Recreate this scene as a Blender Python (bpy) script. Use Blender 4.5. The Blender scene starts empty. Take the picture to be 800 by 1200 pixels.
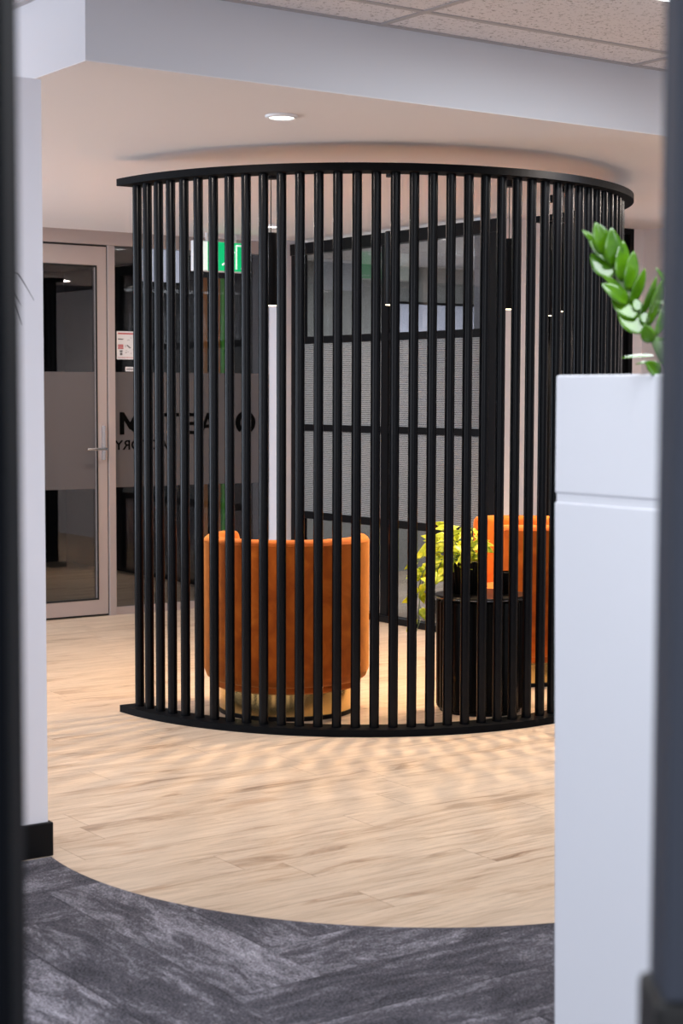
import bpy, bmesh, math, random
from mathutils import Vector, Matrix
random.seed(7)
PI = math.pi
S = bpy.context.scene
COL = S.collection

# ------------------------------------------------------------------ camera
F_PX, PITCH, ROLL, AL = 1968.4, .0696, .0029, .6171      # image taken as 800 x 1200
cd = bpy.data.cameras.new('camera')
cam = bpy.data.objects.new('camera', cd); COL.objects.link(cam)
cd.sensor_fit = 'VERTICAL'; cd.sensor_height = 36; cd.lens = F_PX / 1200 * 36
cd.clip_start = .05
cam.matrix_world = Matrix.Translation((0, 0, 1.4)) @ Matrix.Rotation(PI/2 - PITCH, 4, 'X') @ Matrix.Rotation(ROLL, 4, 'Z')
cd.dof.use_dof = True; cd.dof.focus_distance = 7.3; cd.dof.aperture_fstop = 5.6
S.camera = cam

# ------------------------------------------------------------------ world, light, exposure
w = bpy.data.worlds.new('world'); S.world = w; w.use_nodes = True
w.node_tree.nodes['Background'].inputs[0].default_value = (.80, .85, 1, 1)
w.node_tree.nodes['Background'].inputs[1].default_value = .52
S.view_settings.view_transform = 'Standard'; S.view_settings.look = 'None'
S.view_settings.exposure = 0.0; S.view_settings.gamma = 1
S.view_settings.use_curve_mapping = False

CA, SA = math.cos(AL), math.sin(AL)
def W(u, v, z=0):                       # room frame (u along the bulkhead, v away from it) to world
    return Vector((u*CA - v*SA, u*SA + v*CA, z))
def area(name, loc, rot, size, power, col):
    l = bpy.data.lights.new(name, 'AREA'); l.shape = 'RECTANGLE'; l.size, l.size_y = size
    l.energy = power; l.color = col
    o = bpy.data.objects.new(name, l); o.location = loc; o.rotation_euler = rot; COL.objects.link(o); return o
area('open_office_daylight', W(-2.2, 5.2, 1.5), (math.radians(88), 0, AL - PI/2), (5.0, 2.0), 115, (.80, .88, 1))
area('slat_streak_light', W(.4, 9.0, 1.45), (math.radians(90), 0, AL - PI/2), (1.6, 2.1), 170, (.74, .85, 1))  # unseen cool lamp added to streak the left edges of the slats
area('office_fill', W(5.6, 10.9, 2.36), (0, 0, AL), (.6, .3), 4, (.9, .94, 1))  # unseen fill added to brighten the uprights in the dark office
area('fill_behind_camera', (.8, -2.7, 1.5), (math.radians(92), 0, 0), (4.5, 2.2), 100, (.88, .93, 1))  # unseen fill added behind the camera to lift walls and soffit
area('ceiling_panel_light', W(1.9, 1.4, 2.62), (0, 0, AL), (2.4, 1.2), 75, (.90, .94, 1))
area('ceiling_panel_light', W(4.1, 3.55, 2.60), (0, 0, AL), (1.2, .6), 22, (.88, .94, 1))
for (u, v, p) in ((6.6, 5.4, 16), (4.9, 5.1, 9), (3.1, 5.6, 14), (3.3, 8.3, 9), (4.5, 8.5, 9), (6.2, 4.9, 10)):
    area('lobby_downlight', W(u, v, 2.395), (0, 0, 0), (.12, .12), p*1.35, (1, .88, .79))
area('meeting_room_light', W(7.9, 9.0, 2.38), (0, 0, AL), (1.2, .6), 120, (.9, .95, 1))

# ------------------------------------------------------------------ materials
def mat(name, col, rough=.5, metal=0, spec=.5, emis=None, es=0, sheen=0, coat=0, bump=None, trans=0, ior=1.45):
    m = bpy.data.materials.new(name); m.use_nodes = True
    b = m.node_tree.nodes['Principled BSDF']
    b.inputs['Base Color'].default_value = (*col, 1); b.inputs['Roughness'].default_value = rough
    b.inputs['Metallic'].default_value = metal; b.inputs['Specular IOR Level'].default_value = spec
    b.inputs['Transmission Weight'].default_value = trans; b.inputs['IOR'].default_value = ior
    b.inputs['Sheen Weight'].default_value = sheen; b.inputs['Coat Weight'].default_value = coat
    if emis: b.inputs['Emission Color'].default_value = (*emis, 1); b.inputs['Emission Strength'].default_value = es
    if bump:
        n, l = m.node_tree.nodes, m.node_tree.links
        t = n.new('ShaderNodeTexCoord'); x = n.new('ShaderNodeTexNoise'); x.inputs['Scale'].default_value = bump[0]
        x.inputs['Detail'].default_value = 4
        bp = n.new('ShaderNodeBump'); bp.inputs['Strength'].default_value = bump[1]; bp.inputs['Distance'].default_value = .002
        l.new(t.outputs['Object'], x.inputs['Vector']); l.new(x.outputs[0], bp.inputs['Height']); l.new(bp.outputs[0], b.inputs['Normal'])
    return m
class NT:
    """small helper that writes node graphs"""
    def __init__(s, m): s.m = m; s.n = m.node_tree.nodes; s.l = m.node_tree.links; s.b = s.n['Principled BSDF']
    def put(s, node, i, v):
        if isinstance(v, bpy.types.NodeSocket): s.l.new(v, node.inputs[i])
        elif v is not None: node.inputs[i].default_value = v
    def math(s, op, a, b=None, c=None):
        k = s.n.new('ShaderNodeMath'); k.operation = op
        s.put(k, 0, a); s.put(k, 1, b)
        if c is not None: s.put(k, 2, c)
        return k.outputs[0]
    def obj(s):
        t = s.n.new('ShaderNodeTexCoord'); x = s.n.new('ShaderNodeSeparateXYZ'); s.l.new(t.outputs['Object'], x.inputs[0])
        return t.outputs['Object'], x.outputs[0], x.outputs[1], x.outputs[2]
    def comb(s, x, y, z):
        k = s.n.new('ShaderNodeCombineXYZ'); s.put(k, 0, x); s.put(k, 1, y); s.put(k, 2, z); return k.outputs[0]
    def noise(s, vec, scale, detail=3, dist=0, rough=.5):
        k = s.n.new('ShaderNodeTexNoise'); s.put(k, 'Vector', vec); k.inputs['Scale'].default_value = scale
        k.inputs['Detail'].default_value = detail; k.inputs['Distortion'].default_value = dist; k.inputs['Roughness'].default_value = rough
        return k.outputs[0]
    def white(s, vec):
        k = s.n.new('ShaderNodeTexWhiteNoise'); s.put(k, 'Vector', vec); return k.outputs[0]
    def ramp(s, f, stops, interp='LINEAR'):
        k = s.n.new('ShaderNodeValToRGB'); s.l.new(f, k.inputs[0]); e = k.color_ramp.elements; k.color_ramp.interpolation = interp
        while len(e) < len(stops): e.new(.5)
        for q, (p, c) in zip(e, stops): q.position = p; q.color = (*c, 1) if len(c) == 3 else c
        return k.outputs[0]
    def mix(s, f, a, b, mode='MIX'):
        k = s.n.new('ShaderNodeMix'); k.data_type = 'RGBA'; k.blend_type = mode
        s.put(k, 0, f); s.put(k, 6, a); s.put(k, 7, b); return k.outputs[2]
    def bump(s, h, st, d=.002):
        k = s.n.new('ShaderNodeBump'); k.inputs['Strength'].default_value = st; k.inputs['Distance'].default_value = d
        s.l.new(h, k.inputs['Height']); s.l.new(k.outputs[0], s.b.inputs['Normal'])

M = {}
M['wall_white'] = mat('wall_white', (.70, .68, .72), .6, bump=(60, .1))
M['nib_white'] = mat('nib_white', (.84, .82, .87), .55)
M['bulkhead'] = mat('bulkhead', (.66, .66, .70), .6, bump=(40, .1))
M['soffit'] = mat('soffit', (.79, .765, .78), .65, bump=(30, .1))
M['side_wall'] = mat('side_wall', (.74, .71, .73), .6)
M['skirting'] = mat('skirting', (.005, .005, .006), .5, spec=.15)
M['black_metal'] = mat('black_metal', (.0025, .0028, .0038), .25, spec=.17)
M['ring_metal'] = mat('ring_metal', (.003, .0035, .0045), .55, spec=.07)
M['black_frame'] = mat('black_frame', (.004, .004, .005), .45, spec=.15)
M['black_gloss'] = mat('black_gloss', (.003, .0028, .0028), .3, spec=.12)
M['alu'] = mat('alu', (.42, .355, .335), .42, metal=.25)
M['seal'] = mat('seal', (.01, .01, .01), .6)
M['chrome'] = mat('chrome', (.6, .6, .62), .22, metal=1)
M['brass'] = mat('brass', (.72, .52, .22), .22, metal=1)
M['planter'] = mat('planter', (.74, .75, .79), .5, spec=.3)
M['frame_left'] = mat('frame_left', (.004, .005, .007), .7, spec=.08)
M['frame_right'] = mat('frame_right', (.055, .063, .085), .6, spec=.2)
M['soil'] = mat('soil', (.05, .03, .018), .95, bump=(80, 1))
M['stem'] = mat('stem', (.10, .17, .06), .45)
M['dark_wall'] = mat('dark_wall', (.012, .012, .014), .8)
M['whiteboard'] = mat('whiteboard', (.72, .73, .86), .3)
M['desk_white'] = mat('desk_white', (.5, .5, .5), .4)
M['chair_black'] = mat('chair_black', (.01, .01, .012), .5)
M['letter'] = mat('letter', (.003, .003, .003), .8, spec=0)
M['led'] = mat('led', (1, 1, 1), .5, emis=(1, .97, .93), es=6)
M['glow'] = mat('glow', (1, 1, 1), .5, emis=(1, .78, .5), es=7)
M['panel_led'] = mat('panel_led', (1, 1, 1), .5, emis=(.88, .97, 1), es=5)
M['sign_green'] = mat('sign_green', (.0, .45, .16), .4, emis=(0, .40, .13), es=.9)
M['sign_white'] = mat('sign_white', (.8, .9, .85), .4, emis=(.85, 1, .93), es=.55)
M['office_glow'] = mat('office_glow', (.7, .7, .8), .5, emis=(.78, .82, 1), es=.75)  # emission added to brighten the pale office panel, no known lamp
M['paper'] = mat('paper', (.72, .72, .74), .5)
M['red_print'] = mat('red_print', (.45, .03, .04), .5)
M['grey_print'] = mat('grey_print', (.12, .12, .13), .5)
M['timber'] = mat('timber', (.75, .30, .07), .5)
M['green_paint'] = mat('green_paint', (.20, .85, .12), .4)
M['trim_white'] = mat('trim_white', (.78, .78, .80), .4)
M['tbar'] = mat('tbar', (.42, .40, .41), .5)
M['grass'] = mat('grass', (.13, .12, .13), .6)
M['vase'] = mat('vase', (.2, .2, .22), .4)

def velvet():
    m = mat('orange_velvet', (.62, .17, .014), .75, sheen=.7, spec=.25); t = NT(m)
    m.node_tree.nodes['Principled BSDF'].inputs['Sheen Tint'].default_value = (1, .5, .15, 1)
    v, x, y, z = t.obj()
    a = t.noise(v, 9, 4, 1.2); c = t.ramp(a, [(.25, (.30, .052, .003)), (.55, (.46, .095, .006)), (.8, (.62, .16, .014))])
    t.l.new(c, t.b.inputs['Base Color']); t.bump(t.noise(v, 320, 2), .35, .0015); return m
M['velvet'] = velvet()

def wood_floor():
    m = mat('oak_plank_floor', (.6, .45, .3), .42, spec=.35); t = NT(m)
    v, x, y, z = t.obj()
    row = t.math('FLOOR', t.math('DIVIDE', y, .18)); off = t.white(t.comb(row, 3.1, 0))
    xs = t.math('ADD', t.math('DIVIDE', x, 1.22), t.math('MULTIPLY', off, 5.0)); colm = t.math('FLOOR', xs)
    rnd = t.white(t.comb(row, colm, 1.0)); shift = t.math('MULTIPLY', rnd, 37.0)
    warp = t.noise(t.comb(t.math('ADD', t.math('MULTIPLY', x, 1.6), shift), t.math('MULTIPLY', y, 7), shift), 1.0, 3, 0)
    yy = t.math('ADD', t.math('MULTIPLY', y, 17), t.math('MULTIPLY', warp, 4.5))
    g1 = t.noise(t.comb(t.math('ADD', t.math('MULTIPLY', x, 1.15), shift), yy, shift), 1.0, 7, .7, .62)
    base = t.ramp(g1, [(.28, (.20, .12, .07)), (.36, (.38, .262, .175)), (.43, (.54, .405, .29)), (.58, (.63, .49, .365)), (.8, (.68, .54, .41))])
    fine = t.noise(t.comb(t.math('MULTIPLY', x, 7), t.math('MULTIPLY', y, 130), shift), 1.0, 4, 0, .6)
    base = t.mix(.45, base, t.ramp(fine, [(.32, (.4, .36, .33)), (.52, (1, 1, 1))]), 'MULTIPLY')
    kn = t.noise(t.comb(t.math('ADD', t.math('MULTIPLY', x, 3.0), shift), t.math('MULTIPLY', y, 12), 5.0), 1.0, 2, .6)
    base = t.mix(t.ramp(kn, [(.60, (0, 0, 0)), (.74, (.6, .6, .6))]), base, (.36, .22, .13, 1))
    base = t.mix(t.math('MULTIPLY', rnd, .28), base, (.54, .43, .33, 1))
    fy = t.math('FRACT', t.math('DIVIDE', y, .18)); fx = t.math('FRACT', xs)
    seam = t.math('MAXIMUM', t.math('LESS_THAN', fy, .012), t.math('LESS_THAN', fx, .0025))
    base = t.mix(t.math('MULTIPLY', seam, .55), base, (.22, .14, .09, 1))
    t.l.new(base, t.b.inputs['Base Color'])
    t.bump(t.math('SUBTRACT', g1, seam), .12, .001); return m
M['wood'] = wood_floor()

def carpet():
    m = mat('carpet_planks', (.1, .1, .12), .95, spec=.1); t = NT(m)
    v, x, y, z = t.obj(); C = .25
    gx, gy = t.math('ADD', t.math('DIVIDE', x, C), 4.0), t.math('DIVIDE', y, C)
    i, j = t.math('FLOOR', gx), t.math('FLOOR', gy)
    k = t.math('FLOORED_MODULO', t.math('SUBTRACT', i, j), 8.0); hor = t.math('LESS_THAN', k, 4.0)
    idh = t.white(t.comb(t.math('SUBTRACT', i, k), j, 0.0))
    k2 = t.math('SUBTRACT', 7.0, k)
    idv = t.white(t.comb(i, t.math('SUBTRACT', j, k2), 9.0))
    rid = t.math('ADD', t.math('MULTIPLY', idh, hor), t.math('MULTIPLY', idv, t.math('SUBTRACT', 1.0, hor)))
    def heather(a, b):
        sh = t.math('MULTIPLY', rid, 50.0)
        n1 = t.noise(t.comb(t.math('MULTIPLY', a, 4.2), t.math('MULTIPLY', b, 13), sh), 1.0, 7, .5, .74)
        n2 = t.noise(t.comb(t.math('MULTIPLY', a, 60), t.math('MULTIPLY', b, 95), sh), 1.0, 4, .4, .8)
        return t.math('ADD', t.math('MULTIPLY', n1, .7), t.math('MULTIPLY', n2, .3))
    h = heather(x, y); ve = heather(y, x)
    kk = t.n.new('ShaderNodeMix'); kk.data_type = 'FLOAT'; t.put(kk, 0, hor); t.put(kk, 2, ve); t.put(kk, 3, h)
    f = t.math('ADD', kk.outputs[0], t.math('MULTIPLY', t.math('SUBTRACT', rid, .5), .09))
    c = t.ramp(f, [(.34, (.045, .044, .052)), (.49, (.105, .10, .114)), (.58, (.25, .24, .265)), (.72, (.45, .43, .47))])
    fx, fy = t.math('FRACT', gx), t.math('FRACT', gy)
    eh = t.math('MULTIPLY', hor, t.math('LESS_THAN', fy, .02)); ev = t.math('MULTIPLY', t.math('SUBTRACT', 1.0, hor), t.math('LESS_THAN', fx, .02))
    c = t.mix(t.math('MULTIPLY', t.math('ADD', eh, ev), .6), c, (.03, .03, .035, 1))
    pile = t.noise(v, 170, 3, 0, .8)
    c = t.mix(.85, c, t.ramp(pile, [(.38, (.22, .22, .23)), (.60, (1.7, 1.7, 1.75))]), 'MULTIPLY')
    t.l.new(c, t.b.inputs['Base Color']); t.bump(pile, .9, .005); return m
M['carpet'] = carpet()

def tile():
    m = mat('ceiling_tile', (.62, .58, .58), .9, spec=.1); t = NT(m); v, x, y, z = t.obj()
    p = t.noise(v, 75, 2, .4, .7)
    c = t.ramp(p, [(.33, (.34, .33, .34)), (.43, (.76, .74, .77))])
    t.l.new(c, t.b.inputs['Base Color']); t.bump(p, .4, .003); return m
M['tile'] = tile()

def concrete():
    m = mat('grey_plaster', (.3, .3, .29), .8); t = NT(m); v, *_ = t.obj()
    t.l.new(t.ramp(t.noise(v, 2.2, 5, .5, .6), [(.3, (.27, .265, .25)), (.7, (.37, .365, .35))]), t.b.inputs['Base Color']); return m
M['plaster'] = concrete()

def pane_mat(name, tint, stripes=None, film=None):
    """clear sheet: fresnel mix of see-through and mirror; optional frosted film or fine horizontal ribs"""
    m = bpy.data.materials.new(name); m.use_nodes = True; n, l = m.node_tree.nodes, m.node_tree.links
    n.clear(); o = n.new('ShaderNodeOutputMaterial')
    tr = n.new('ShaderNodeBsdfTransparent'); tr.inputs[0].default_value = (*tint, 1)
    gl = n.new('ShaderNodeBsdfGlossy'); gl.inputs['Roughness'].default_value = .01
    fr = n.new('ShaderNodeFresnel'); ge = n.new('ShaderNodeNewGeometry'); io = n.new('ShaderNodeMapRange')
    l.new(ge.outputs['Backfacing'], io.inputs[0]); io.inputs[3].default_value = 1.5; io.inputs[4].default_value = 1/1.5; l.new(io.outputs[0], fr.inputs[0])
    mx = n.new('ShaderNodeMixShader'); sc = n.new('ShaderNodeMath'); sc.operation = 'MULTIPLY'; sc.inputs[1].default_value = 1.6; sc.use_clamp = True
    l.new(fr.outputs[0], sc.inputs[0]); l.new(sc.outputs[0], mx.inputs[0]); l.new(tr.outputs[0], mx.inputs[1]); l.new(gl.outputs[0], mx.inputs[2])
    out = mx.outputs[0]
    if film or stripes:
        df = n.new('ShaderNodeBsdfDiffuse'); df.inputs[0].default_value = (*(film or stripes), 1)
        m2 = n.new('ShaderNodeMixShader'); l.new(out, m2.inputs[1]); l.new(df.outputs[0], m2.inputs[2])
        if film: m2.inputs[0].default_value = .80
        else:
            t = n.new('ShaderNodeTexCoord'); x = n.new('ShaderNodeSeparateXYZ'); l.new(t.outputs['Object'], x.inputs[0])
            a = n.new('ShaderNodeMath'); a.operation = 'DIVIDE'; a.inputs[1].default_value = .0092; l.new(x.outputs[2], a.inputs[0])
            b = n.new('ShaderNodeMath'); b.operation = 'FRACT'; l.new(a.outputs[0], b.inputs[0])
            c = n.new('ShaderNodeMath'); c.operation = 'GREATER_THAN'; c.inputs[1].default_value = .42; l.new(b.outputs[0], c.inputs[0])
            d = n.new('ShaderNodeMath'); d.operation = 'MULTIPLY'; d.inputs[1].default_value = .85; l.new(c.outputs[0], d.inputs[0])
            l.new(d.outputs[0], m2.inputs[0])
        out = m2.outputs[0]
    l.new(out, o.inputs[0]); return m
M['glass'] = pane_mat('clear_glass', (.62, .63, .64))
M['glass_dark'] = pane_mat('clear_glass_office', (.75, .76, .77))
M['frost'] = pane_mat('frosted_film', (.6, .6, .6), film=(.13, .118, .12))
M['ribbed'] = pane_mat('ribbed_glass', (.22, .225, .235), stripes=(.36, .365, .36))

def leafmat(name, c1, c2, rough, scale=30, trans=.25):
    m = mat(name, c1, rough, spec=.6); t = NT(m); v, *_ = t.obj()
    c = t.ramp(t.noise(v, scale, 3), [(.35, c1), (.65, c2)]); t.l.new(c, t.b.inputs['Base Color'])
    o = [q for q in t.n if q.type == 'OUTPUT_MATERIAL'][0]
    tl = t.n.new('ShaderNodeBsdfTranslucent'); t.l.new(c, tl.inputs[0]); mx = t.n.new('ShaderNodeMixShader'); mx.inputs[0].default_value = trans
    t.l.new(t.b.outputs[0], mx.inputs[1]); t.l.new(tl.outputs[0], mx.inputs[2]); t.l.new(mx.outputs[0], o.inputs[0]); return m
M['pothos'] = leafmat('lime_leaf', (.42, .56, .012), (.86, .86, .04), .4, 45)
M['zz'] = leafmat('zz_leaf', (.06, .19, .003), (.12, .30, .007), .13)
M['zz'].node_tree.nodes['Principled BSDF'].inputs['Specular IOR Level'].default_value = 1
M['zz'].node_tree.nodes['Principled BSDF'].inputs['Coat Weight'].default_value = .6

# ------------------------------------------------------------------ mesh helpers
def new(): return bmesh.new()
def box(bm, x0, x1, y0, y1, z0, z1, bev=0, seg=2):
    g = bmesh.ops.create_cube(bm, size=1)['verts']
    for q in g: q.co = Vector((x0 + (q.co.x+.5)*(x1-x0), y0 + (q.co.y+.5)*(y1-y0), z0 + (q.co.z+.5)*(z1-z0)))
    if bev: bmesh.ops.bevel(bm, geom=list({e for q in g for e in q.link_edges}), offset=bev, segments=seg, profile=.5, affect='EDGES')
    return bm
def tube(bm, pts, r, n=10, cap=True):
    pts = [Vector(p) for p in pts]; rs = r if isinstance(r, (list, tuple)) else [r]*len(pts); rings = []; ref = None
    for i, p in enumerate(pts):
        d = (pts[min(i+1, len(pts)-1)] - pts[max(i-1, 0)]).normalized()
        if ref is None: ref = d.orthogonal().normalized()
        a = (ref - d*ref.dot(d)).normalized(); ref = a; b = d.cross(a)
        rings.append([bm.verts.new(p + (a*math.cos(2*PI*k/n) + b*math.sin(2*PI*k/n))*rs[i]) for k in range(n)])
    for A, B in zip(rings, rings[1:]):
        for k in range(n): bm.faces.new((A[k], A[(k+1) % n], B[(k+1) % n], B[k]))
    if cap: bm.faces.new(rings[0][::-1]); bm.faces.new(rings[-1])
    return bm
def lathe(bm, prof, n=64, flute=None):
    """prof: (radius, z) pairs, closed at the axis where radius is 0; flute=(count, depth)"""
    rings = []
    for (r, z) in prof:
        if r < 1e-6: rings.append([bm.verts.new((0, 0, z))]); continue
        rings.append([bm.verts.new(((r - (flute[1]*(1-abs(math.sin(flute[0]*PI*k/n))) if flute and r > .03 else 0))*math.cos(2*PI*k/n),
                                    (r - (flute[1]*(1-abs(math.sin(flute[0]*PI*k/n))) if flute and r > .03 else 0))*math.sin(2*PI*k/n), z)) for k in range(n)])
    for A, B in zip(rings, rings[1:]):
        for k in range(n):
            k2 = (k+1) % n
            if len(A) == 1 and len(B) == 1: continue
            if len(A) == 1: bm.faces.new((A[0], B[k], B[k2]))
            elif len(B) == 1: bm.faces.new((A[k], A[k2], B[0]))
            else: bm.faces.new((A[k], A[k2], B[k2], B[k]))
    return bm
def arc_plate(bm, r0, r1, t0, t1, z0, z1, n=90, bev=.0):
    """annular sector; angles measured from -Y towards +X"""
    R = []
    for i in range(n+1):
        t = t0 + (t1-t0)*i/n; s, c = math.sin(t), -math.cos(t)
        R.append([bm.verts.new((r*s, r*c, z)) for r, z in ((r0, z0), (r1, z0), (r1, z1), (r0, z1))])
    for A, B in zip(R, R[1:]):
        for k in range(4): bm.faces.new((A[k], A[(k+1) % 4], B[(k+1) % 4], B[k]))
    bm.faces.new(R[0][::-1]); bm.faces.new(R[-1]); return bm
def poly(bm, pts, z0, z1):
    a = [bm.verts.new((x, y, z0)) for x, y in pts]; b = [bm.verts.new((x, y, z1)) for x, y in pts]; n = len(pts)
    for k in range(n): bm.faces.new((a[k], a[(k+1) % n], b[(k+1) % n], b[k]))
    f1 = bm.faces.new(a[::-1]); f2 = bm.faces.new(b)
    bmesh.ops.triangulate(bm, faces=[f1, f2]); return bm
def obj(name, bm, m, parent=None, loc=None, rz=None, smooth=None):
    bmesh.ops.recalc_face_normals(bm, faces=bm.faces)
    me = bpy.data.meshes.new(name); bm.to_mesh(me); bm.free()
    me.materials.append(M[m] if isinstance(m, str) else m)
    if smooth:
        for p in me.polygons: p.use_smooth = True
        if smooth is not True: me.set_sharp_from_angle(angle=math.radians(smooth))
    o = bpy.data.objects.new(name, me); COL.objects.link(o)
    if parent: o.parent = parent
    if loc is not None: o.location = loc
    if rz is not None: o.rotation_euler = (0, 0, rz)
    return o
def tag(o, label, cat, group=None, kind=None):
    o['label'] = label; o['category'] = cat
    if group: o['group'] = group
    if kind: o['kind'] = kind
    return o
def thing(name, label, cat, loc=(0, 0, 0), rz=0, group=None):
    o = bpy.data.objects.new(name, None); COL.objects.link(o); o.location = loc; o.rotation_euler = (0, 0, rz)
    o.empty_display_size = .1
    return tag(o, label, cat, group)
def room(name, bm, m, parent=None, label=None, cat=None, smooth=None):
    """structure whose mesh is written in (u, v, z) of the room"""
    o = obj(name, bm, m, parent, None if parent else (0, 0, 0), None if parent else AL, smooth)
    if not parent: o['kind'] = 'structure'
    if label: o['label'] = label; o['category'] = cat
    return o
def copy_tree(o, parent=None):
    c = o.copy(); COL.objects.link(c)
    if parent: c.parent = parent
    for ch in list(o.children): copy_tree(ch, c)
    return c
def px(x, y, Y):
    """point on the pixel's line of sight at distance Y"""
    a, b = x-400, y-600
    X = a*math.cos(ROLL) + b*math.sin(ROLL); q = -a*math.sin(ROLL) + b*math.cos(ROLL)
    u = -q/F_PX; d = Vector((X/F_PX, math.cos(PITCH) + u*math.sin(PITCH), -math.sin(PITCH) + u*math.cos(PITCH)))
    return Vector((0, 0, 1.4)) + d*(Y/d.y)
def to_uv(x, y): return (x*CA + y*SA, -x*SA + y*CA)

# ------------------------------------------------------------------ setting: floors and ceilings
ZL, ZH = 2.412, 2.662
VB, UB = 4.69, 2.368                    # bulkhead faces
VO, UP, VR, UR = 9.5, 6.2, 7.39, 7.5    # office glass wall, black partition, short wall, right wall
room('floor', box(new(), -3, 10.5, -3, 13, -.05, 0), 'wood', label='pale oak plank floor with dark grain lines', cat='floor')
pts = []
cx, cy, cr = .2383, 5.5805, 1.259
a0, a1 = math.atan2(4.985-cy, -.885-cx), math.radians(-8)
a0 = a0 if a0 < 0 else a0 - 2*PI
for i in range(61):
    a = a0 + (a1-a0)*i/60; pts.append(to_uv(cx + cr*math.cos(a), cy + cr*math.sin(a)))
pts += [to_uv(4.2, 5.4), to_uv(4.2, -2), to_uv(-4.2, -2), (-.9, 4.55)]
room('floor', poly(new(), pts, .0005, .006), 'carpet', label='charcoal heathered carpet planks ending in a curved edge', cat='carpet floor')

bm = new(); box(bm, UB, 10.4, VB, 13, ZL, ZL+.003)
room('ceiling', bm, 'soffit', label='low warm grey plaster ceiling over the lounge', cat='ceiling')
bm = new(); box(bm, UB, 10.4, VB, VB+.1, ZL+.003, 3); room('wall_bulkhead', bm, 'bulkhead', label='white bulkhead drop above the lounge opening', cat='bulkhead')
bm = new(); box(bm, UB, UB+.1, VB+.1, 13, ZL+.003, 3); room('wall_bulkhead_return', bm, 'bulkhead', label='short white return face of the bulkhead at upper left', cat='bulkhead')
bm = new(); box(bm, -3, 10.4, -3, 13, ZH, ZH+.02); room('ceiling', bm, 'tile', label='speckled acoustic tile ceiling in a metal grid', cat='ceiling')
bm = new()
for v in [VB-.012] + [4.44 - .6*k for k in range(0, 11)]: box(bm, -3, 10.4, v-.012, v+.012, ZH-.004, ZH+.001)
for k in range(-4, 6): box(bm, 3.48+1.2*k-.012, 3.48+1.2*k+.012, -3, VB, ZH-.005, ZH+.001)
box(bm, UB-.024, UB, VB, 13, ZH-.004, ZH+.001)
room('trim_ceiling_grid', bm, 'tbar', label='thin grey metal ceiling grid bars', cat='ceiling grid')

# nib wall at left with its skirting
bm = new(); box(bm, .2, 2.184, 4.612, 4.74, 0, 2.325, .002); room('wall_left', bm, 'nib_white', label='narrow white wall end at the left of the opening', cat='wall')
bm = new(); box(bm, .2, 2.196, 4.60, 4.752, .0, .104, .004); room('baseboard_left', bm, 'skirting', label='black skirting at the foot of the white wall end', cat='skirting')
# right wall, short wall
bm = new(); box(bm, UR, UR+.12, -1, VR+.1, 0, ZL); room('wall_right', bm, 'side_wall', label='pale wall at far right beyond the slatted screen', cat='wall')
bm = new(); box(bm, UP+.045, 6.70, VR, VR+.1, 0, ZL); box(bm, 6.70, 7.40, VR+.05, VR+.1, 0, ZL); box(bm, 7.40, UR, VR, VR+.1, 0, ZL)
room('wall_back', bm, 'side_wall', label='short pale wall between the glass partition and black door', cat='wall')
bm = new(); box(bm, -3, UB-.2, 12.9, 13, 0, ZH); box(bm, 10.3, 10.4, -3, 13, 0, 3); box(bm, -3, -2.9, 3, 13, 0, ZH)
room('wall_outer', bm, 'wall_white', label='plain outer walls of the office', cat='wall')

# black glazed door in the short wall
d = room('door_2', box(new(), 6.71, 7.39, VR+.012, VR+.045, .01, ZL-.012), 'black_frame', label='tall black door in the short wall behind the screen', cat='door')
room('door_frame', box(box(box(new(), 6.70, 6.735, VR-.012, VR+.05, 0, ZL-.001), 7.375, 7.41, VR-.012, VR+.05, 0, ZL-.001), 6.735, 7.375, VR-.012, VR+.05, ZL-.035, ZL-.001), 'black_frame', d)

# ------------------------------------------------------------------ office glass wall on the left (v = 9.5)
def rect_frame(bm, u0, u1, z0, z1, wd, v0, v1, wt=None, wb=None):
    wt, wb = wt or wd, wb or wd
    box(bm, u0, u0+wd, v0, v1, z0, z1); box(bm, u1-wd, u1, v0, v1, z0, z1)
    box(bm, u0+wd, u1-wd, v0, v1, z1-wt, z1); box(bm, u0+wd, u1-wd, v0, v1, z0, z0+wb); return bm
bm = new(); box(bm, 4.926, 4.972, VO-.03, VO+.04, 0, 2.335)
box(bm, 3.9, 6.2, VO-.045, VO+.05, 2.328, ZL)
box(bm, 4.972, 6.14, VO-.02, VO+.03, 0, .05)
room('trim_office_frame', bm, 'alu', label='warm grey aluminium frame around office door and glass', cat='window frame')
d = room('door_1', rect_frame(new(), 3.99, 4.918, .014, 2.317, .073, VO-.02, VO+.02, .125, .10), 'alu', label='aluminium framed glass office door with frosted band', cat='glass door')
room('glass_pane', box(new(), 4.063, 4.845, VO-.003, VO+.003, 1.538, 2.192), 'glass_dark', d)
room('glass_pane', box(new(), 4.063, 4.845, VO-.003, VO+.003, .114, .808), 'glass_dark', d)
room('frosted_band', box(new(), 4.063, 4.845, VO-.003, VO+.003, .808, 1.538), 'frost', d)
room('gasket', rect_frame(new(), 4.055, 4.853, .106, 2.20, .010, VO-.022, VO-.015), 'seal', d)
bm = new(); box(bm, 4.876, 4.902, VO-.03, VO-.02, .985, 1.205, .003)
h = room('lock_plate', bm, 'chrome', d)
room('lever_handle', tube(new(), [(4.889, VO-.03, 1.058), (4.889, VO-.07, 1.058), (4.875, VO-.078, 1.058), (4.75, VO-.078, 1.058)], .0085, 12), 'chrome', h, smooth=40)
room('trim_door_gap', rect_frame(new(), 3.985, 4.926, .003, 2.328, .008, VO-.012, VO+.02), 'seal', label='dark shadow gap around the office door', cat='door seal')
g = room('window_1', box(new(), 4.972, 6.14, VO-.004, VO+.004, 1.540, 2.328), 'glass_dark', label='fixed clear glass office front behind the screen', cat='window')
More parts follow.
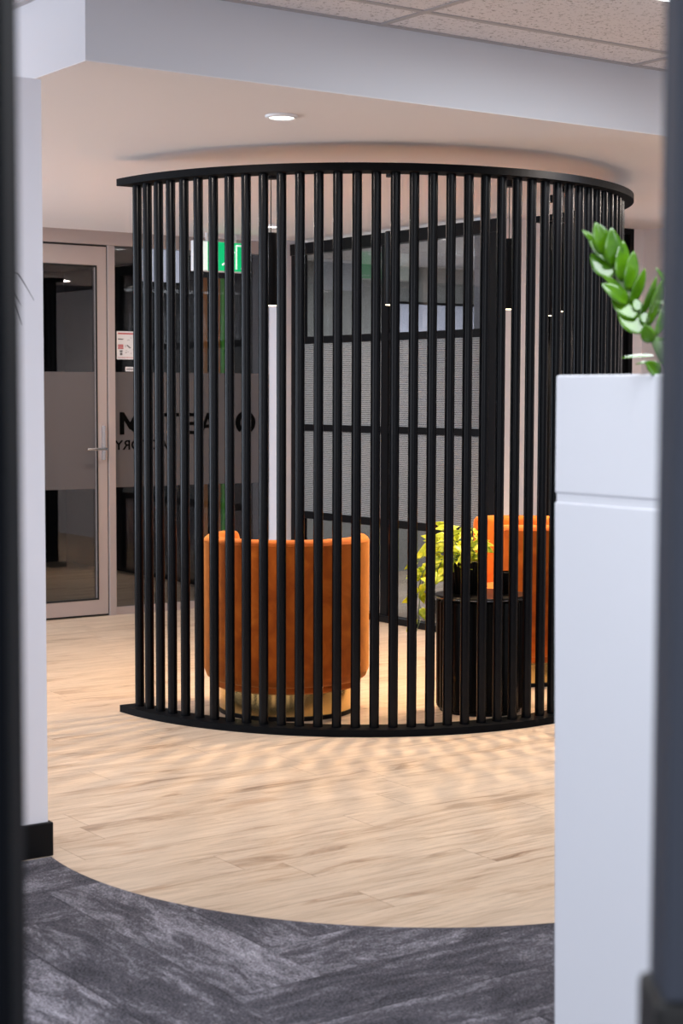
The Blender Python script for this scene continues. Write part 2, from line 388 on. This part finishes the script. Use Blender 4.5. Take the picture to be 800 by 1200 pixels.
room('lower_pane', box(new(), 4.972, 6.14, VO-.004, VO+.004, .05, .812), 'glass_dark', g)
room('frosted_band', box(new(), 4.972, 6.14, VO-.004, VO+.004, .812, 1.540), 'frost', g)
# wall end between the glass wall and the black partition
bm = new(); box(bm, 6.14, UP+.1, 9.29, VO+.1, 0, ZL); room('wall_pillar', bm, 'wall_white', label='white wall end between office glass and black partition', cat='wall')

# lettering on the frosted band, read from inside the office (so mirrored here)
FONT = None
def text_mesh(s, size, flip=True, ext=.0008):
    c = bpy.data.curves.new('t', 'FONT'); c.body = s; c.size = size; c.extrude = ext; c.offset = size*.012
    c.align_x = 'CENTER'
    t = bpy.data.objects.new('t', c); COL.objects.link(t); bpy.context.view_layer.update()
    me = bpy.data.meshes.new_from_object(t.evaluated_get(bpy.context.evaluated_depsgraph_get()))
    bpy.data.objects.remove(t); bm = new(); bm.from_mesh(me); bpy.data.meshes.remove(me)
    for q in bm.verts: q.co = Vector(((-1 if flip else 1)*q.co.x, q.co.z, q.co.y))     # stands up, faces -v
    return bm
lg = thing('window_lettering', 'black mirrored company lettering and round emblem on the frosted glass band', 'lettering', W(5.006, VO-.006, 1.05), AL)
def put_text(s, size, u, z, name='letter', sx=1):
    bm = text_mesh(s, size)
    for q in bm.verts: q.co.x *= sx
    return obj(name, bm, 'letter', lg, (u-5.0, 0, z-1.05))
bm = new()
poly(bm, [(0, 0), (.032, 0), (.032, .088), (.070, .032), (.078, .032), (.116, .088), (.116, 0), (.148, 0), (.148, .142), (.118, .142), (.074, .078), (.030, .142), (0, .142)], -.0008, .0008)
bmesh.ops.rotate(bm, verts=bm.verts, cent=(0, 0, 0), matrix=Matrix.Rotation(PI/2, 3, 'X'))
obj('letter', bm, 'letter', lg, (.008, 0, .095))
put_text('T', .195, 5.375, 1.145, sx=1.1); put_text('I', .195, 5.462, 1.145)
put_text('E', .195, 5.55, 1.145); put_text('A', .195, 5.655, 1.145, sx=.9)
put_text('FACTORY', .085, 5.185, 1.05, 'small_lettering', 1.12)
bm = new(); arc_plate(bm, .040, .078, math.radians(35), math.radians(325), -.0008, .0008, 40)
bmesh.ops.create_cone(bm, segments=24, radius1=.018, radius2=.018, depth=.0016, cap_ends=True, matrix=Matrix.Translation((-.115, -.03, 0)))
bmesh.ops.rotate(bm, verts=bm.verts, cent=(0, 0, 0), matrix=Matrix.Rotation(PI/2, 3, 'X'))
obj('round_emblem', bm, 'letter', lg, (.945, 0, .165))
# evacuation diagram and little label
ev = thing('evacuation_plan', 'white fire evacuation diagram with red bars stuck on office glass', 'notice', W(4.995, VO-.008, 1.62), AL)
obj('sheet', box(new(), 0, .132, -.002, 0, 0, .177), 'paper', ev)
def mark(x0, x1, z0, z1, m, nm): obj(nm, box(new(), x0, x1, -.003, -.0015, z0, z1), m, ev)
mark(.008, .126, .158, .166, 'red_print', 'red_bar'); mark(.008, .126, .010, .013, 'red_print', 'red_bar')
for k in range(3): mark(.008, .046, .066+.010*k, .073+.010*k, 'red_print', 'red_bar')
mark(.008, .046, .124, .130, 'grey_print', 'printed_line'); mark(.020, .040, .046, .056, 'grey_print', 'printed_block'); mark(.022, .038, .026, .042, 'grey_print', 'printed_block')
for k in range(14):
    a, b = random.uniform(.055, .12), random.uniform(.03, .14); mark(a, a+.006, b, b+.003, 'grey_print', 'plan_mark')
bm = new(); g0 = bmesh.ops.create_cube(bm, size=1)['verts']
for q in g0: q.co = Matrix.Rotation(math.radians(40), 3, 'Y') @ Vector((q.co.x*.026, q.co.y*.001, q.co.z*.008)) + Vector((.082, -.0025, .082))
obj('plan_arrow', bm, 'grey_print', ev)
sl = thing('door_label', 'small white label stuck on glass below the evacuation diagram', 'label', W(5.055, VO-.008, 1.545), AL)
obj('sheet', box(new(), 0, .072, -.002, 0, 0, .028), 'paper', sl)
bm = new()
for k in range(9): box(bm, .008+.006*k, .012+.006*k, -.003, -.0015, .009, .018)
obj('print', bm, 'grey_print', sl)

# dark office behind it
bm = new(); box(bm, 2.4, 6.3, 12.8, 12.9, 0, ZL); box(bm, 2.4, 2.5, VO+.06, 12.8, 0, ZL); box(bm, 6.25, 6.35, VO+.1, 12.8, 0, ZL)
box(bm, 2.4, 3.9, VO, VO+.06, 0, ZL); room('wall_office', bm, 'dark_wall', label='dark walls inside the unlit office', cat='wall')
bm = new(); box(bm, 5.30, 5.62, 9.75, 9.80, 2.14, ZL-.002); tag(obj('office_glow_panel', bm, 'office_glow', None, (0, 0, 0), AL), 'pale panel with added glow under the ceiling inside the dark office', 'glowing panel')  # panel given its own glow to read as bright, not a real fixture
for k, (u, wdt, m, lb) in enumerate([(5.80, .038, 'timber', 'left'), (5.90, .038, 'timber', 'middle'), (6.015, .028, 'timber', 'right')]):
    b = obj('timber_batten', box(new(), -wdt/2, wdt/2, -.02, .02, 0, 2.18, .003), m, None, W(u, 9.78, .0), AL)
    tag(b, 'brown timber upright inside the office, %s one of three' % {'left': 'leftmost', 'middle': 'middle', 'right': 'rightmost'}[lb], 'timber batten', 'timber uprights inside the office')
tag(obj('green_batten', box(new(), -.012, .012, -.02, .02, 0, 2.18, .003), 'green_paint', None, W(5.945, 9.78, 0), AL), 'thin bright green upright beside the timber battens inside the office', 'batten')

# exit sign hung from the low ceiling
ex = thing('exit_sign', 'green illuminated running man exit sign hanging below the ceiling', 'exit sign', W(5.35, 9.158, 2.17), AL)
obj('housing', box(new(), 0, .42, -.018, .018, 0, .19, .004), 'trim_white', ex)
obj('green_panel', box(new(), .10, .415, -.0215, -.017, .008, .186), 'sign_green', ex)
obj('white_panel', box(new(), .004, .10, -.0215, -.017, .008, .186), 'sign_white', ex)
bm = new()
bmesh.ops.create_cone(bm, segments=16, radius1=.012, radius2=.012, depth=.003, cap_ends=True, matrix=Matrix.Translation((.262, -.023, .158)) @ Matrix.Rotation(PI/2, 4, 'X'))
def limb(a, b, wd=.012):
    a, b = Vector((a[0], a[1])), Vector((b[0], b[1])); n = (b-a).orthogonal().normalized()*wd/2
    vs = [bm.verts.new((p.x, y, p.y)) for y in (-.0245, -.0215) for p in (a+n, b+n, b-n, a-n)]
    bm.faces.new(vs[:4]); bm.faces.new(vs[4:][::-1])
    for k in range(4): bm.faces.new((vs[k], vs[(k+1) % 4], vs[4+(k+1) % 4], vs[4+k]))
limb((.255, .142), (.245, .095), .022); limb((.245, .098), (.268, .070)); limb((.268, .070), (.262, .028)); limb((.245, .098), (.232, .060)); limb((.232, .060), (.205, .045))
limb((.258, .138), (.285, .120), .009); limb((.285, .120), (.298, .130), .009); limb((.250, .138), (.228, .120), .009); limb((.228, .120), (.232, .100), .009)
limb((.31, .02), (.31, .17), .01); limb((.31, .17), (.35, .17), .01)
limb((.345, .028), (.352, .028), .008); limb((.37, .028), (.377, .028), .008); limb((.392, .028), (.399, .028), .008)
obj('running_man', bm, 'sign_white', ex)
for q in (.10, .30): obj('bracket', box(new(), q, q+.02, -.008, .008, .19, ZL-2.17), 'trim_white', ex)

# ------------------------------------------------------------------ black framed partition (u = 6.2) and the meeting room
bm = new(); V0, V1, VM = 7.215, 9.29, 8.262
def pbox(bm, v0, v1, z0, z1, e=0): return box(bm, UP-.02-e, UP+.025+e, v0, v1, z0, z1)
pbox(bm, V0, V1, 2.312, 2.385, .01); pbox(bm, V0, V1, 0, .04, .012)
pbox(bm, 9.165, V1, .04, 2.312); pbox(bm, V0, 7.31, .04, 2.312); pbox(bm, VM-.034, VM+.034, .04, 2.312)
for z0, z1 in ((1.733, 1.778), (1.165, 1.209), (.590, .636)): pbox(bm, 7.31, 9.165, z0, z1, -.004)
pt = room('window_2', bm, 'black_frame', label='black steel framed glass partition behind the orange chair', cat='glass partition')
zs = [(.04, .59, 'glass'), (.636, 1.165, 'ribbed'), (1.209, 1.733, 'ribbed'), (1.778, 2.312, 'glass')]
for (a, b) in ((7.31, VM-.034), (VM+.034, 9.165)):
    for z0, z1, m in zs:
        room('ribbed_pane' if m == 'ribbed' else 'clear_pane', box(new(), UP-.003, UP+.003, a, b, z0, z1), m, pt)
bm = new(); box(bm, UP+.1, 9.6, 10.6, 10.7, 0, ZL); box(bm, 9.5, 9.6, VR, 10.6, 0, ZL); box(bm, UP+.1, 6.3, 9.6, 10.6, 0, ZL); box(bm, UR, 9.5, VR, VR+.1, 0, ZL)
room('wall_meeting_room', bm, 'plaster', label='grey plaster walls inside the meeting room', cat='wall')
wb = thing('whiteboard', 'pale lavender whiteboard on the meeting room wall, seen through glass', 'whiteboard', W(8.04, 10.585, .8), AL)
obj('board', box(new(), 0, 1.2, -.02, 0, 0, 1.32), 'whiteboard', wb)
obj('frame', rect_frame(new(), -.015, 1.215, -.015, 1.335, .02, -.028, .0), 'black_frame', wb)
dk = thing('office_desk', 'grey topped desk with panel legs seen low through the partition', 'desk', W(7.9, 8.9, 0), AL)
obj('desk_top', box(new(), -.4, .9, -.35, .35, .70, .73, .004), 'desk_white', dk)
for s in (-.36, .82): obj('leg', box(new(), s, s+.04, -.32, .32, 0, .70, .003), 'plaster', dk)
oc = thing('task_chair', 'black office chair at the desk behind the partition', 'chair', W(6.95, 8.35, 0), AL+.6)
obj('seat', box(new(), -.22, .22, -.22, .22, .42, .48, .03, 3), 'chair_black', oc, smooth=40)
obj('backrest', box(new(), -.21, .21, .20, .25, .56, .86, .025, 3), 'chair_black', oc, smooth=40)
obj('back_support', tube(new(), [(0, .1, .42), (0, .24, .44), (0, .25, .6)], .018), 'chair_black', oc, smooth=40)
obj('gas_column', tube(new(), [(0, 0, .08), (0, 0, .42)], .025, 14), 'chair_black', oc, smooth=40)
for k in range(5):
    a = 2*PI*k/5; l_ = obj('leg', tube(new(), [(0, 0, .11), (.26*math.cos(a), .26*math.sin(a), .07)], [.022, .014]), 'chair_black', oc, smooth=40)
    obj('castor', tube(new(), [(.26*math.cos(a)-.012*math.sin(a), .26*math.sin(a)+.012*math.cos(a), .028), (.26*math.cos(a)+.012*math.sin(a), .26*math.sin(a)-.012*math.cos(a), .028)], .028, 16), 'chair_black', l_, smooth=40)

# ------------------------------------------------------------------ curved slat screen
RC = (.0779, 8.0936); RR = 1.2306; T0, DT, NS = -.8998, .0632, 50
ZT = 2.3287
sc = thing('slat_screen', 'tall curved screen of round black uprights between black ring plates', 'screen', (RC[0], RC[1], 0))
T_A, T_B = T0 - .055, T0 + DT*(NS-1) + .055
obj('floor_ring', arc_plate(new(), RR-.058, RR+.062, T_A, T_B, 0, .030, 110), 'ring_metal', sc)
obj('top_ring', arc_plate(new(), RR-.058, RR+.062, T_A, T_B, ZT-.030, ZT, 110), 'ring_metal', sc)
bm = tube(new(), [(0, 0, .030), (0, 0, ZT-.030)], .0203, 20)
for i in range(NS):
    t = T0 + DT*i; loc = (RR*math.sin(t), -RR*math.cos(t), 0)
    if i == 0: up = obj('upright', bm, 'black_metal', sc, loc, smooth=40)
    else: c = up.copy(); COL.objects.link(c); c.location = loc

# ------------------------------------------------------------------ barrel chairs
def barrel_chair(label, loc, facing, half=math.radians(60)):
    """facing: direction of the opening, measured from +X"""
    c = thing('barrel_chair', label, 'armchair', loc, facing, 'orange velvet barrel chairs inside the screen')
    Ro, th, zb, zt = .367, .075, .150, .785
    sec = []
    sec += [(Ro-.030, zb), (Ro-.012, zb+.012), (Ro, zb+.045), (Ro, zt-.03)]
    for k in range(7): a = PI*k/6; sec.append((Ro-th/2 + th/2*math.cos(a), zt-.03 + .030*math.sin(a)))
    sec += [(Ro-th, zb+.03), (Ro-th, zb)]
    bm = new(); rings = []; n = 72
    a0, a1 = half, 2*PI-half
    def ring(a, sh, dz):
        mr, mz = Ro-th/2, (zb+zt)/2
        return [bm.verts.new(((mr+(r-mr)*sh)*math.cos(a), (mr+(r-mr)*sh)*math.sin(a), z - (z > .4)*dz)) for r, z in sec]
    for k in range(5): s = math.sin(PI/2*k/4); rings.append(ring(a0 - .10*math.cos(PI/2*k/4) + .10, .35+.65*s, .02*(1-s)))
    for k in range(1, n): rings.append(ring(a0+.10 + (a1-a0-.20)*k/n, 1, 0))
    for k in range(4, -1, -1): s = math.sin(PI/2*k/4); rings.append(ring(a1 + .10*math.cos(PI/2*k/4) - .10, .35+.65*s, .02*(1-s)))
    m = len(sec)
    for A, B in zip(rings, rings[1:]):
        for k in range(m): bm.faces.new((A[k], A[(k+1) % m], B[(k+1) % m], B[k]))
    bm.faces.new(rings[0][::-1]); bm.faces.new(rings[-1])
    b = obj('backrest', bm, 'velvet', c, smooth=50)
    pr = []
    for k in range(61): a = a0 + .05 + (a1-a0-.10)*k/60; pr.append(((Ro-.004)*math.cos(a), (Ro-.004)*math.sin(a), zt-.026))
    obj('piping', tube(new(), pr, .0045, 6), 'velvet', b, smooth=True)
    rs = Ro-th-.004
    obj('seat_cushion', lathe(new(), [(0, .32), (rs-.02, .32), (rs, .34), (rs, .42), (rs-.012, .44), (rs-.05, .452), (0, .46)]), 'velvet', c, smooth=60)
    obj('seat_base', lathe(new(), [(0, .118), (.318, .118), (.330, .126), (.332, .165), (.28, .32), (0, .32)]), 'velvet', c, smooth=40)
    obj('plinth', lathe(new(), [(0, .018), (.298, .018), (.300, .020), (.300, .118), (0, .118)], 96), 'brass', c, smooth=40)
    obj('foot_ring', lathe(new(), [(0, 0), (.303, 0), (.303, .018), (0, .018)], 64), 'black_frame', c, smooth=40)
    return c
barrel_chair('orange velvet barrel armchair seen from behind, left inside the screen', (-.243, 7.43, 0), math.radians(76))
barrel_chair('orange velvet barrel armchair behind the black drum table, partly hidden by white planter', (.885, 8.30, 0), math.radians(187))

# ------------------------------------------------------------------ drum table with planter and cup
TX, TY = .62, 7.43
tb = thing('drum_table', 'black fluted drum side table between the two orange chairs', 'side table', (TX, TY, 0))
obj('drum', lathe(new(), [(0, .012), (.186, .012), (.196, .024), (.198, .49), (.190, .502), (0, .502)], 192, (24, .012)), 'black_gloss', tb, smooth=30)
obj('table_top', lathe(new(), [(0, .502), (.198, .502), (.203, .506), (.203, .516), (.199, .520), (0, .520)], 96), 'black_gloss', tb, smooth=30)
obj('table_foot', lathe(new(), [(0, 0), (.18, 0), (.18, .012), (0, .012)]), 'black_frame', tb, smooth=40)
obj('rim_band', lathe(new(), [(.2025, .507), (.2045, .508), (.2045, .511), (.2025, .512)], 96), 'chrome', tb, smooth=40)

def leaf_geo(bm, base, tip, width, normal, fold=.18, curl=.1, heart=False, n=8):
    base, tip = Vector(base), Vector(tip); d = tip-base; L = d.length; d.normalize()
    nn = (Vector(normal) - d*Vector(normal).dot(d)).normalized(); s = d.cross(nn)
    rows = []
    for i in range(n+1):
        t = i/n
        if heart: w = width/2*(min(1, .45+2.2*t)*(1-max(0, (t-.25)/.75)**1.15)+.01)
        else: w = width/2*math.sin(PI*min(1, .04+.96*t)**.85)**.75 if t < 1 else 0
        p = base + d*(L*t) - nn*(curl*L*(t*t - .3*t))
        w = max(w, width*.015)
        rows.append([bm.verts.new(p + s*w*q + nn*(abs(q)*w*fold)) for q in (-1, -.55, 0, .55, 1)])
    for A, B in zip(rows, rows[1:]):
        for k in range(4): bm.faces.new((A[k], A[k+1], B[k+1], B[k]))
def solid(o, t):
    s = o.modifiers.new('thickness', 'SOLIDIFY'); s.thickness = t; s.offset = 0; return o

PX, PY = .555, 7.46
pot = thing('potted_pothos', 'lime leaved trailing plant in ribbed black pot on the drum table', 'potted plant', (PX, PY, .520))
obj('pot', lathe(new(), [(0, 0), (.062, 0), (.070, .01), (.082, .125), (.086, .145), (.080, .148), (.074, .12), (0, .118)], 144, (26, .006)), 'black_gloss', pot, smooth=30)
obj('soil', lathe(new(), [(0, .128), (.05, .126), (.072, .120), (0, .119)], 32), 'soil', pot)
bm = new(); bs = new(); rnd = random.Random(11)
def vine(p0, p1, p2, k, size, out):
    P = []
    for i in range(15):
        t = i/14; P.append(Vector(p0)*(1-t)**2 + Vector(p1)*2*t*(1-t) + Vector(p2)*t*t)
    tube(bs, P, .0018, 6)
    for j in range(k):
        t = (j+.6)/k; q = P[min(14, int(t*14))]; a = rnd.uniform(0, 2*PI)
        dr = Vector((math.cos(a), math.sin(a)*.8, rnd.uniform(-.9, .35))).normalized() + Vector(out)*.5
        st = q + dr.normalized()*.018; tube(bs, [q, st], .0012, 5)
        L = size*rnd.uniform(.75, 1.2)
        leaf_geo(bm, st, st + dr.normalized()*L, L*.58, (rnd.uniform(-.5, .5), -1.0, rnd.uniform(.2, 1.0)), .22, .25, True)
for k in range(24):                                            # crown
    a = 2*PI*k/24 + rnd.uniform(-.2, .2); r = rnd.uniform(.04, .16)
    vine((.02*math.cos(a), .02*math.sin(a), .125), (.04*math.cos(a)-.02, .04*math.sin(a), .26), (r*math.cos(a)-.045, r*math.sin(a)*.7, rnd.uniform(.15, .30)), 4, .066, (math.cos(a), math.sin(a), .2))
for k in range(5): vine((-.03, -.05, .14), (-.06-.03*k, -.10, .26-.02*k), (-.07-.035*k, -.12-.02*rnd.random(), .06+.02*rnd.random()), 7, .060, (-.2, -.4, -.5))
vine((-.05, -.02, .13), (-.15, -.05, .28), (-.215, -.10, .03), 10, .064, (-.3, -.2, -.6))     # trailers over the left side
vine((-.05, -.03, .13), (-.21, -.06, .22), (-.215, -.08, -.14), 11, .066, (-.1, -.2, -1))
vine((-.05, -.03, .13), (-.18, -.06, .26), (-.225, -.03, -.06), 10, .064, (-.1, -.2, -1))
vine((-.04, .03, .13), (-.16, .02, .25), (-.24, -.02, .10), 9, .064, (-.5, -.2, -.2))
tube(bs, [(-.2, -.08, -.1), (-.225, -.09, -.17), (-.25, -.10, -.20)], .0012, 5)
obj('vines', bs, 'stem', pot, smooth=True); solid(obj('foliage', bm, 'pothos', pot, smooth=True), .0006)
cup = thing('glass_votive', 'small dark glass votive cup on the drum table beside the plant', 'candle holder', (.745, 7.45, .520))
obj('cup', lathe(new(), [(0, 0), (.036, 0), (.040, .006), (.042, .095), (.039, .097), (.037, .01), (0, .008)], 40), 'black_gloss', cup, smooth=40)
obj('candle', lathe(new(), [(0, .009), (.034, .009), (.034, .055), (0, .057)], 32), 'stem', cup, smooth=40)

# ------------------------------------------------------------------ pendants inside the screen, ceiling downlights
PEND = [(-.325, 7.72, 'leftmost of the hanging tube lamps, left inside the screen'), (.225, 7.63, 'hanging tube lamp in front of the partition mullion'),
        (.785, 7.98, 'hanging tube lamp in front of the short pale wall'), (1.064, 8.18, 'hanging tube lamp near the right of the screen, nearer one'), (1.068, 8.61, 'rearmost hanging tube lamp at the right of the screen')]
ZP0, ZP1 = 1.806, 2.135
def pendant(x, y, label):
    p = thing('pendant_lamp', 'slim black ' + label, 'pendant lamp', (x, y, ZP0), 0, 'black tube pendants inside the screen')
    bm = lathe(new(), [(.026, .004), (.033, 0), (.034, .002), (.034, ZP1-ZP0-.006), (.028, ZP1-ZP0), (0, ZP1-ZP0), ], 32)
    obj('lamp_tube', bm, 'black_frame', p, smooth=40)
    obj('light_disc', lathe(new(), [(0, .006), (.027, .004), (.031, .0015), (.029, -.001), (0, .001)], 32), 'glow', p, smooth=40)
    obj('cable', tube(new(), [(0, 0, ZP1-ZP0), (0, 0, ZL-ZP0-.02)], .0022, 8), 'black_frame', p)
    obj('ceiling_rose', lathe(new(), [(0, ZL-ZP0), (.03, ZL-ZP0), (.03, ZL-ZP0-.035), (.0, ZL-ZP0-.037)], 24), 'black_frame', p, smooth=40)
    l = bpy.data.lights.new('pendant_beam', 'SPOT'); l.energy = 72; l.color = (1, .70, .42); l.spot_size = math.radians(125); l.spot_blend = .7; l.shadow_soft_size = .012
    lo = bpy.data.objects.new('pendant_beam', l); COL.objects.link(lo); lo.parent = p; lo.location = (0, 0, -.012)
for a in PEND: pendant(*a)

def downlight(x, y, label, energy=9):
    p = thing('ceiling_downlight', label, 'downlight', (x, y, ZL-.012), 0)
    obj('trim_ring', lathe(new(), [(.043, .004), (.050, 0), (.058, .003), (.060, .011), (.043, .0115)], 48), 'trim_white', p, smooth=40)
    obj('diffuser', lathe(new(), [(0, .003), (.044, .0035), (.044, .010), (0, .010)], 48), 'led', p, smooth=40)
    l = bpy.data.lights.new('downlight_beam', 'SPOT'); l.energy = energy; l.color = (1, .86, .74); l.spot_size = math.radians(130); l.spot_blend = 1; l.shadow_soft_size = .04
    lo = bpy.data.objects.new('downlight_beam', l); COL.objects.link(lo); lo.parent = p; lo.location = (0, 0, -.01)
downlight(-.222, 6.185, 'round white recessed downlight in the ceiling in front of the screen', 34)
downlight(-.42, 10.16, 'round white recessed downlight far behind the screen', 30)
bm = new(); box(bm, 0, 1.17, 0, .56, 0, .012, .003)
lp = thing('ceiling_light_panel', 'rectangular light panel set in the tile ceiling at top right', 'ceiling light', W(3.5, 3.27, ZH-.016), AL)
obj('diffuser', bm, 'panel_led', lp)

# ------------------------------------------------------------------ white planter unit in the foreground with its ZZ plant
c0 = Vector((.4365, 3.45)); u0, v0 = to_uv(*c0)
pl = thing('tall_planter', 'tall white planter cabinet at right foreground with a joint below its top', 'planter', W(u0, v0, 0), AL)
# local frame: x = u (to the right and back), y = v; face lies on x = 0 and runs towards -v
LN, DP, ZJ0, ZJ1, ZTP = .62, .34, 1.183, 1.199, 1.442
def trough(bm, z0, z1, wall=.012, e0=0, e1=0):
    a = [(-.0-e0, e0), (DP, e0), (DP, -LN), (-e0, -LN)]; b = [(-e1, e1), (DP, e1), (DP, -LN), (-e1, -LN)]
    A = [bm.verts.new((x, y, z0)) for x, y in a]; B = [bm.verts.new((x, y, z1)) for x, y in b]
    ci = [(wall, -wall), (DP-wall, -wall), (DP-wall, -LN+wall), (wall, -LN+wall)]
    Cc = [bm.verts.new((x, y, z1)) for x, y in ci]; D = [bm.verts.new((x, y, z1-.06)) for x, y in ci]
    for k in range(4):
        j = (k+1) % 4
        bm.faces.new((A[k], A[j], B[j], B[k])); bm.faces.new((B[k], B[j], Cc[j], Cc[k])); bm.faces.new((Cc[k], Cc[j], D[j], D[k]))
    bm.faces.new(A[::-1]); bm.faces.new(D)
    return bm
def bevel_obj(o, w, seg=3):
    b = o.modifiers.new('soft_edges', 'BEVEL'); b.width = w; b.segments = seg; b.limit_method = 'ANGLE'; return o
bevel_obj(obj('planter_top', trough(new(), ZJ1, ZTP), 'planter', pl), .006)
bevel_obj(obj('joint_band', box(new(), .0035, DP-.0035, -LN+.004, -.0035, ZJ0-.004, ZJ1+.004), 'planter', pl), .002)
bm = new(); g = box(bm, 0, DP, -LN, 0, 0.0, ZJ0)
for q in bm.verts:
    if q.co.z < .1 and q.co.y > -.1: q.co.y -= .020
bevel_obj(obj('planter_body', bm, 'planter', pl), .005)
obj('soil', box(new(), .013, DP-.013, -LN+.013, -.013, ZTP-.059, ZTP-.020), 'soil', pl)

bm = new(); bmd = new(); bst = new()
Y0 = 3.27
st = [(792, 446, 3.24), (785, 432, 3.24), (776, 416, 3.245), (768, 400, 3.25), (757, 380, 3.26), (745, 360, 3.27), (733, 340, 3.28), (722, 322, 3.29), (711, 303, 3.30), (700, 286, 3.31), (688, 272, 3.315)]
P = [px(*q) for q in st]
zz = thing('zz_plant', 'glossy green plant frond leaning left out of the white planter', 'plant', (P[0].x, P[0].y, P[0].z-.02))
O = Vector(zz.location)
tube(bst, [p-O for p in P], [.014, .0125, .0115, .0095, .0075, .006, .005, .0042, .0035, .0025, .001], 10)
def lf(base, tip, w, nrm, dY=(0, 0), curl=.1, fold=.18, b=None):
    yb = 3.24 + (768-base[0])*.0009
    leaf_geo(b or bm, px(base[0], base[1], yb+dY[0])-O, px(tip[0], tip[1], yb+dY[1])-O, w*.00167, nrm, fold, curl, n=10)
front, sky = (.35, -1, -.2), (-.07, -.91, .42)
lf((698, 284), (682, 269), 7, front); lf((711, 298), (698, 261), 23, (.3, -1, -.5), (0, -.02))
lf((719, 312), (717, 267), 23, (.3, -1, -.4), (0, -.02)); lf((727, 329), (731, 281), 21, (.4, -1, -.1), (0, .0))
lf((735, 340), (744, 294), 19, (.45, -1, .1), (0, -.01)); lf((739, 356), (757, 315), 15, (.5, -1, .1), (0, -.02))
lf((752, 368), (771, 325), 12, (.7, -1, .1), (0, -.02)); lf((758, 382), (778, 328), 20, (.9, -1, .0), (0, -.03))
lf((768, 392), (784, 348), 14, (.8, -1, .0), (0, .03))
lf((714, 306), (689, 277), 15, sky, (-.006, .018), .0, .05); lf((717, 324), (692, 297), 24, sky, (-.006, .018), .0, .05)
lf((730, 341), (705, 321), 8, front, (0, -.02)); lf((736, 354), (706, 332), 20, (-.1, -1, .5), (0, -.02))
lf((746, 371), (716, 351), 20, sky, (-.006, .018), .0, .05); lf((753, 389), (724, 362), 26, sky, (-.006, .018), .0, .05)
lf((748, 364), (744, 350), 12, sky, (-.004, .007), .0, .04); lf((757, 379), (753, 364), 12, sky, (-.004, .007), .0, .04)
lf((762, 401), (755, 381), 17, (-.3, -1, .2), (0, -.02)); lf((765, 417), (728, 418), 6.5, (0, -.5, 1), (0, -.03), .05)
lf((768, 424), (745, 425), 4.5, (0, -.5, 1), (0, -.02)); lf((772, 438), (757, 424), 16, (-.2, -1, .3), (0, -.03))
lf((781, 424), (787, 395), 12, (.3, -1, .1), (0, .03))
fr = obj('frond', bm, 'zz', zz, smooth=True); solid(fr, .0012); obj('stem', bst, 'stem', fr, smooth=40)
# a second frond further right, mostly hidden by the door frame
bm = new(); bst = new()
P2 = [px(*q) for q in [(800, 446, 3.12), (797, 410, 3.10), (792, 375, 3.08), (786, 345, 3.06), (778, 318, 3.05)]]
tube(bst, [p-O for p in P2], [.012, .009, .007, .004, .001], 8)
for (b, t, wd) in [((788, 352), (771, 313), 12), ((790, 362), (770, 352), 9), ((792, 378), (772, 362), 9), ((793, 388), (769, 373), 6), ((795, 400), (768, 396), 7), ((797, 412), (776, 402), 7), ((798, 425), (770, 424), 6)]:
    leaf_geo(bm, px(b[0], b[1], 3.09)-O, px(t[0], t[1], 3.06)-O, wd*.00155, (0, -.7, .8), .2, .1)
fr = obj('frond', bm, 'zz', zz, smooth=True); solid(fr, .0012); obj('stem', bst, 'stem', fr, smooth=40)

# ------------------------------------------------------------------ grass blades at left, mostly hidden by the near door frame
gv = thing('tall_grass_plant', 'thin dry grass blades arching in from the left against the white wall', 'plant', px(-45, 700, 4.2)*1.0)
gv.location.z = 0; O = Vector(gv.location)
obj('floor_vase', lathe(new(), [(0, 0), (.09, 0), (.11, .03), (.10, .5), (.07, .9), (.075, .93), (.062, .92), (.06, .6), (0, .58)], 40), 'vase', gv, smooth=40)
bm = new()
for tip, mid, root in [((40, 352), (22, 321), (8, 316)), ((25, 358), (17, 342), (8, 333)), ((26, 381), (19, 358), (8, 341)), ((16, 399), (13, 385), (8, 374))]:
    a, b, c = px(*tip, 4.2)-O, px(*mid, 4.2)-O, px(*root, 4.2)-O
    r0 = Vector((0, 0, .88)); m1 = c + (c-b)*2.0; m1.z = c.z + .02
    tube(bm, [r0, r0*.4 + m1*.6, m1, c, b, a], [.003, .003, .0026, .0022, .0018, .0006], 6)
obj('grass_blades', bm, 'grass', gv, smooth=True)

# ------------------------------------------------------------------ near door opening the photo is taken through
bm = new(); box(bm, -.52, -.236, 1.18, 1.24, 0, ZH-.01, .002)
o = obj('door_3', bm, 'frame_left'); o['kind'] = 'structure'; o['label'] = 'blurred black door edge at the left margin'; o['category'] = 'door'
bm = new(); box(bm, .233, .52, 1.18, 1.24, 0, ZH-.01, .002)
o = obj('door_4', bm, 'frame_right'); o['kind'] = 'structure'; o['label'] = 'blurred slate grey door edge at the right margin'; o['category'] = 'door'
obj('door_lock', box(new(), .2255, .29, 1.172, 1.248, .80, .966, .006), 'seal', o)
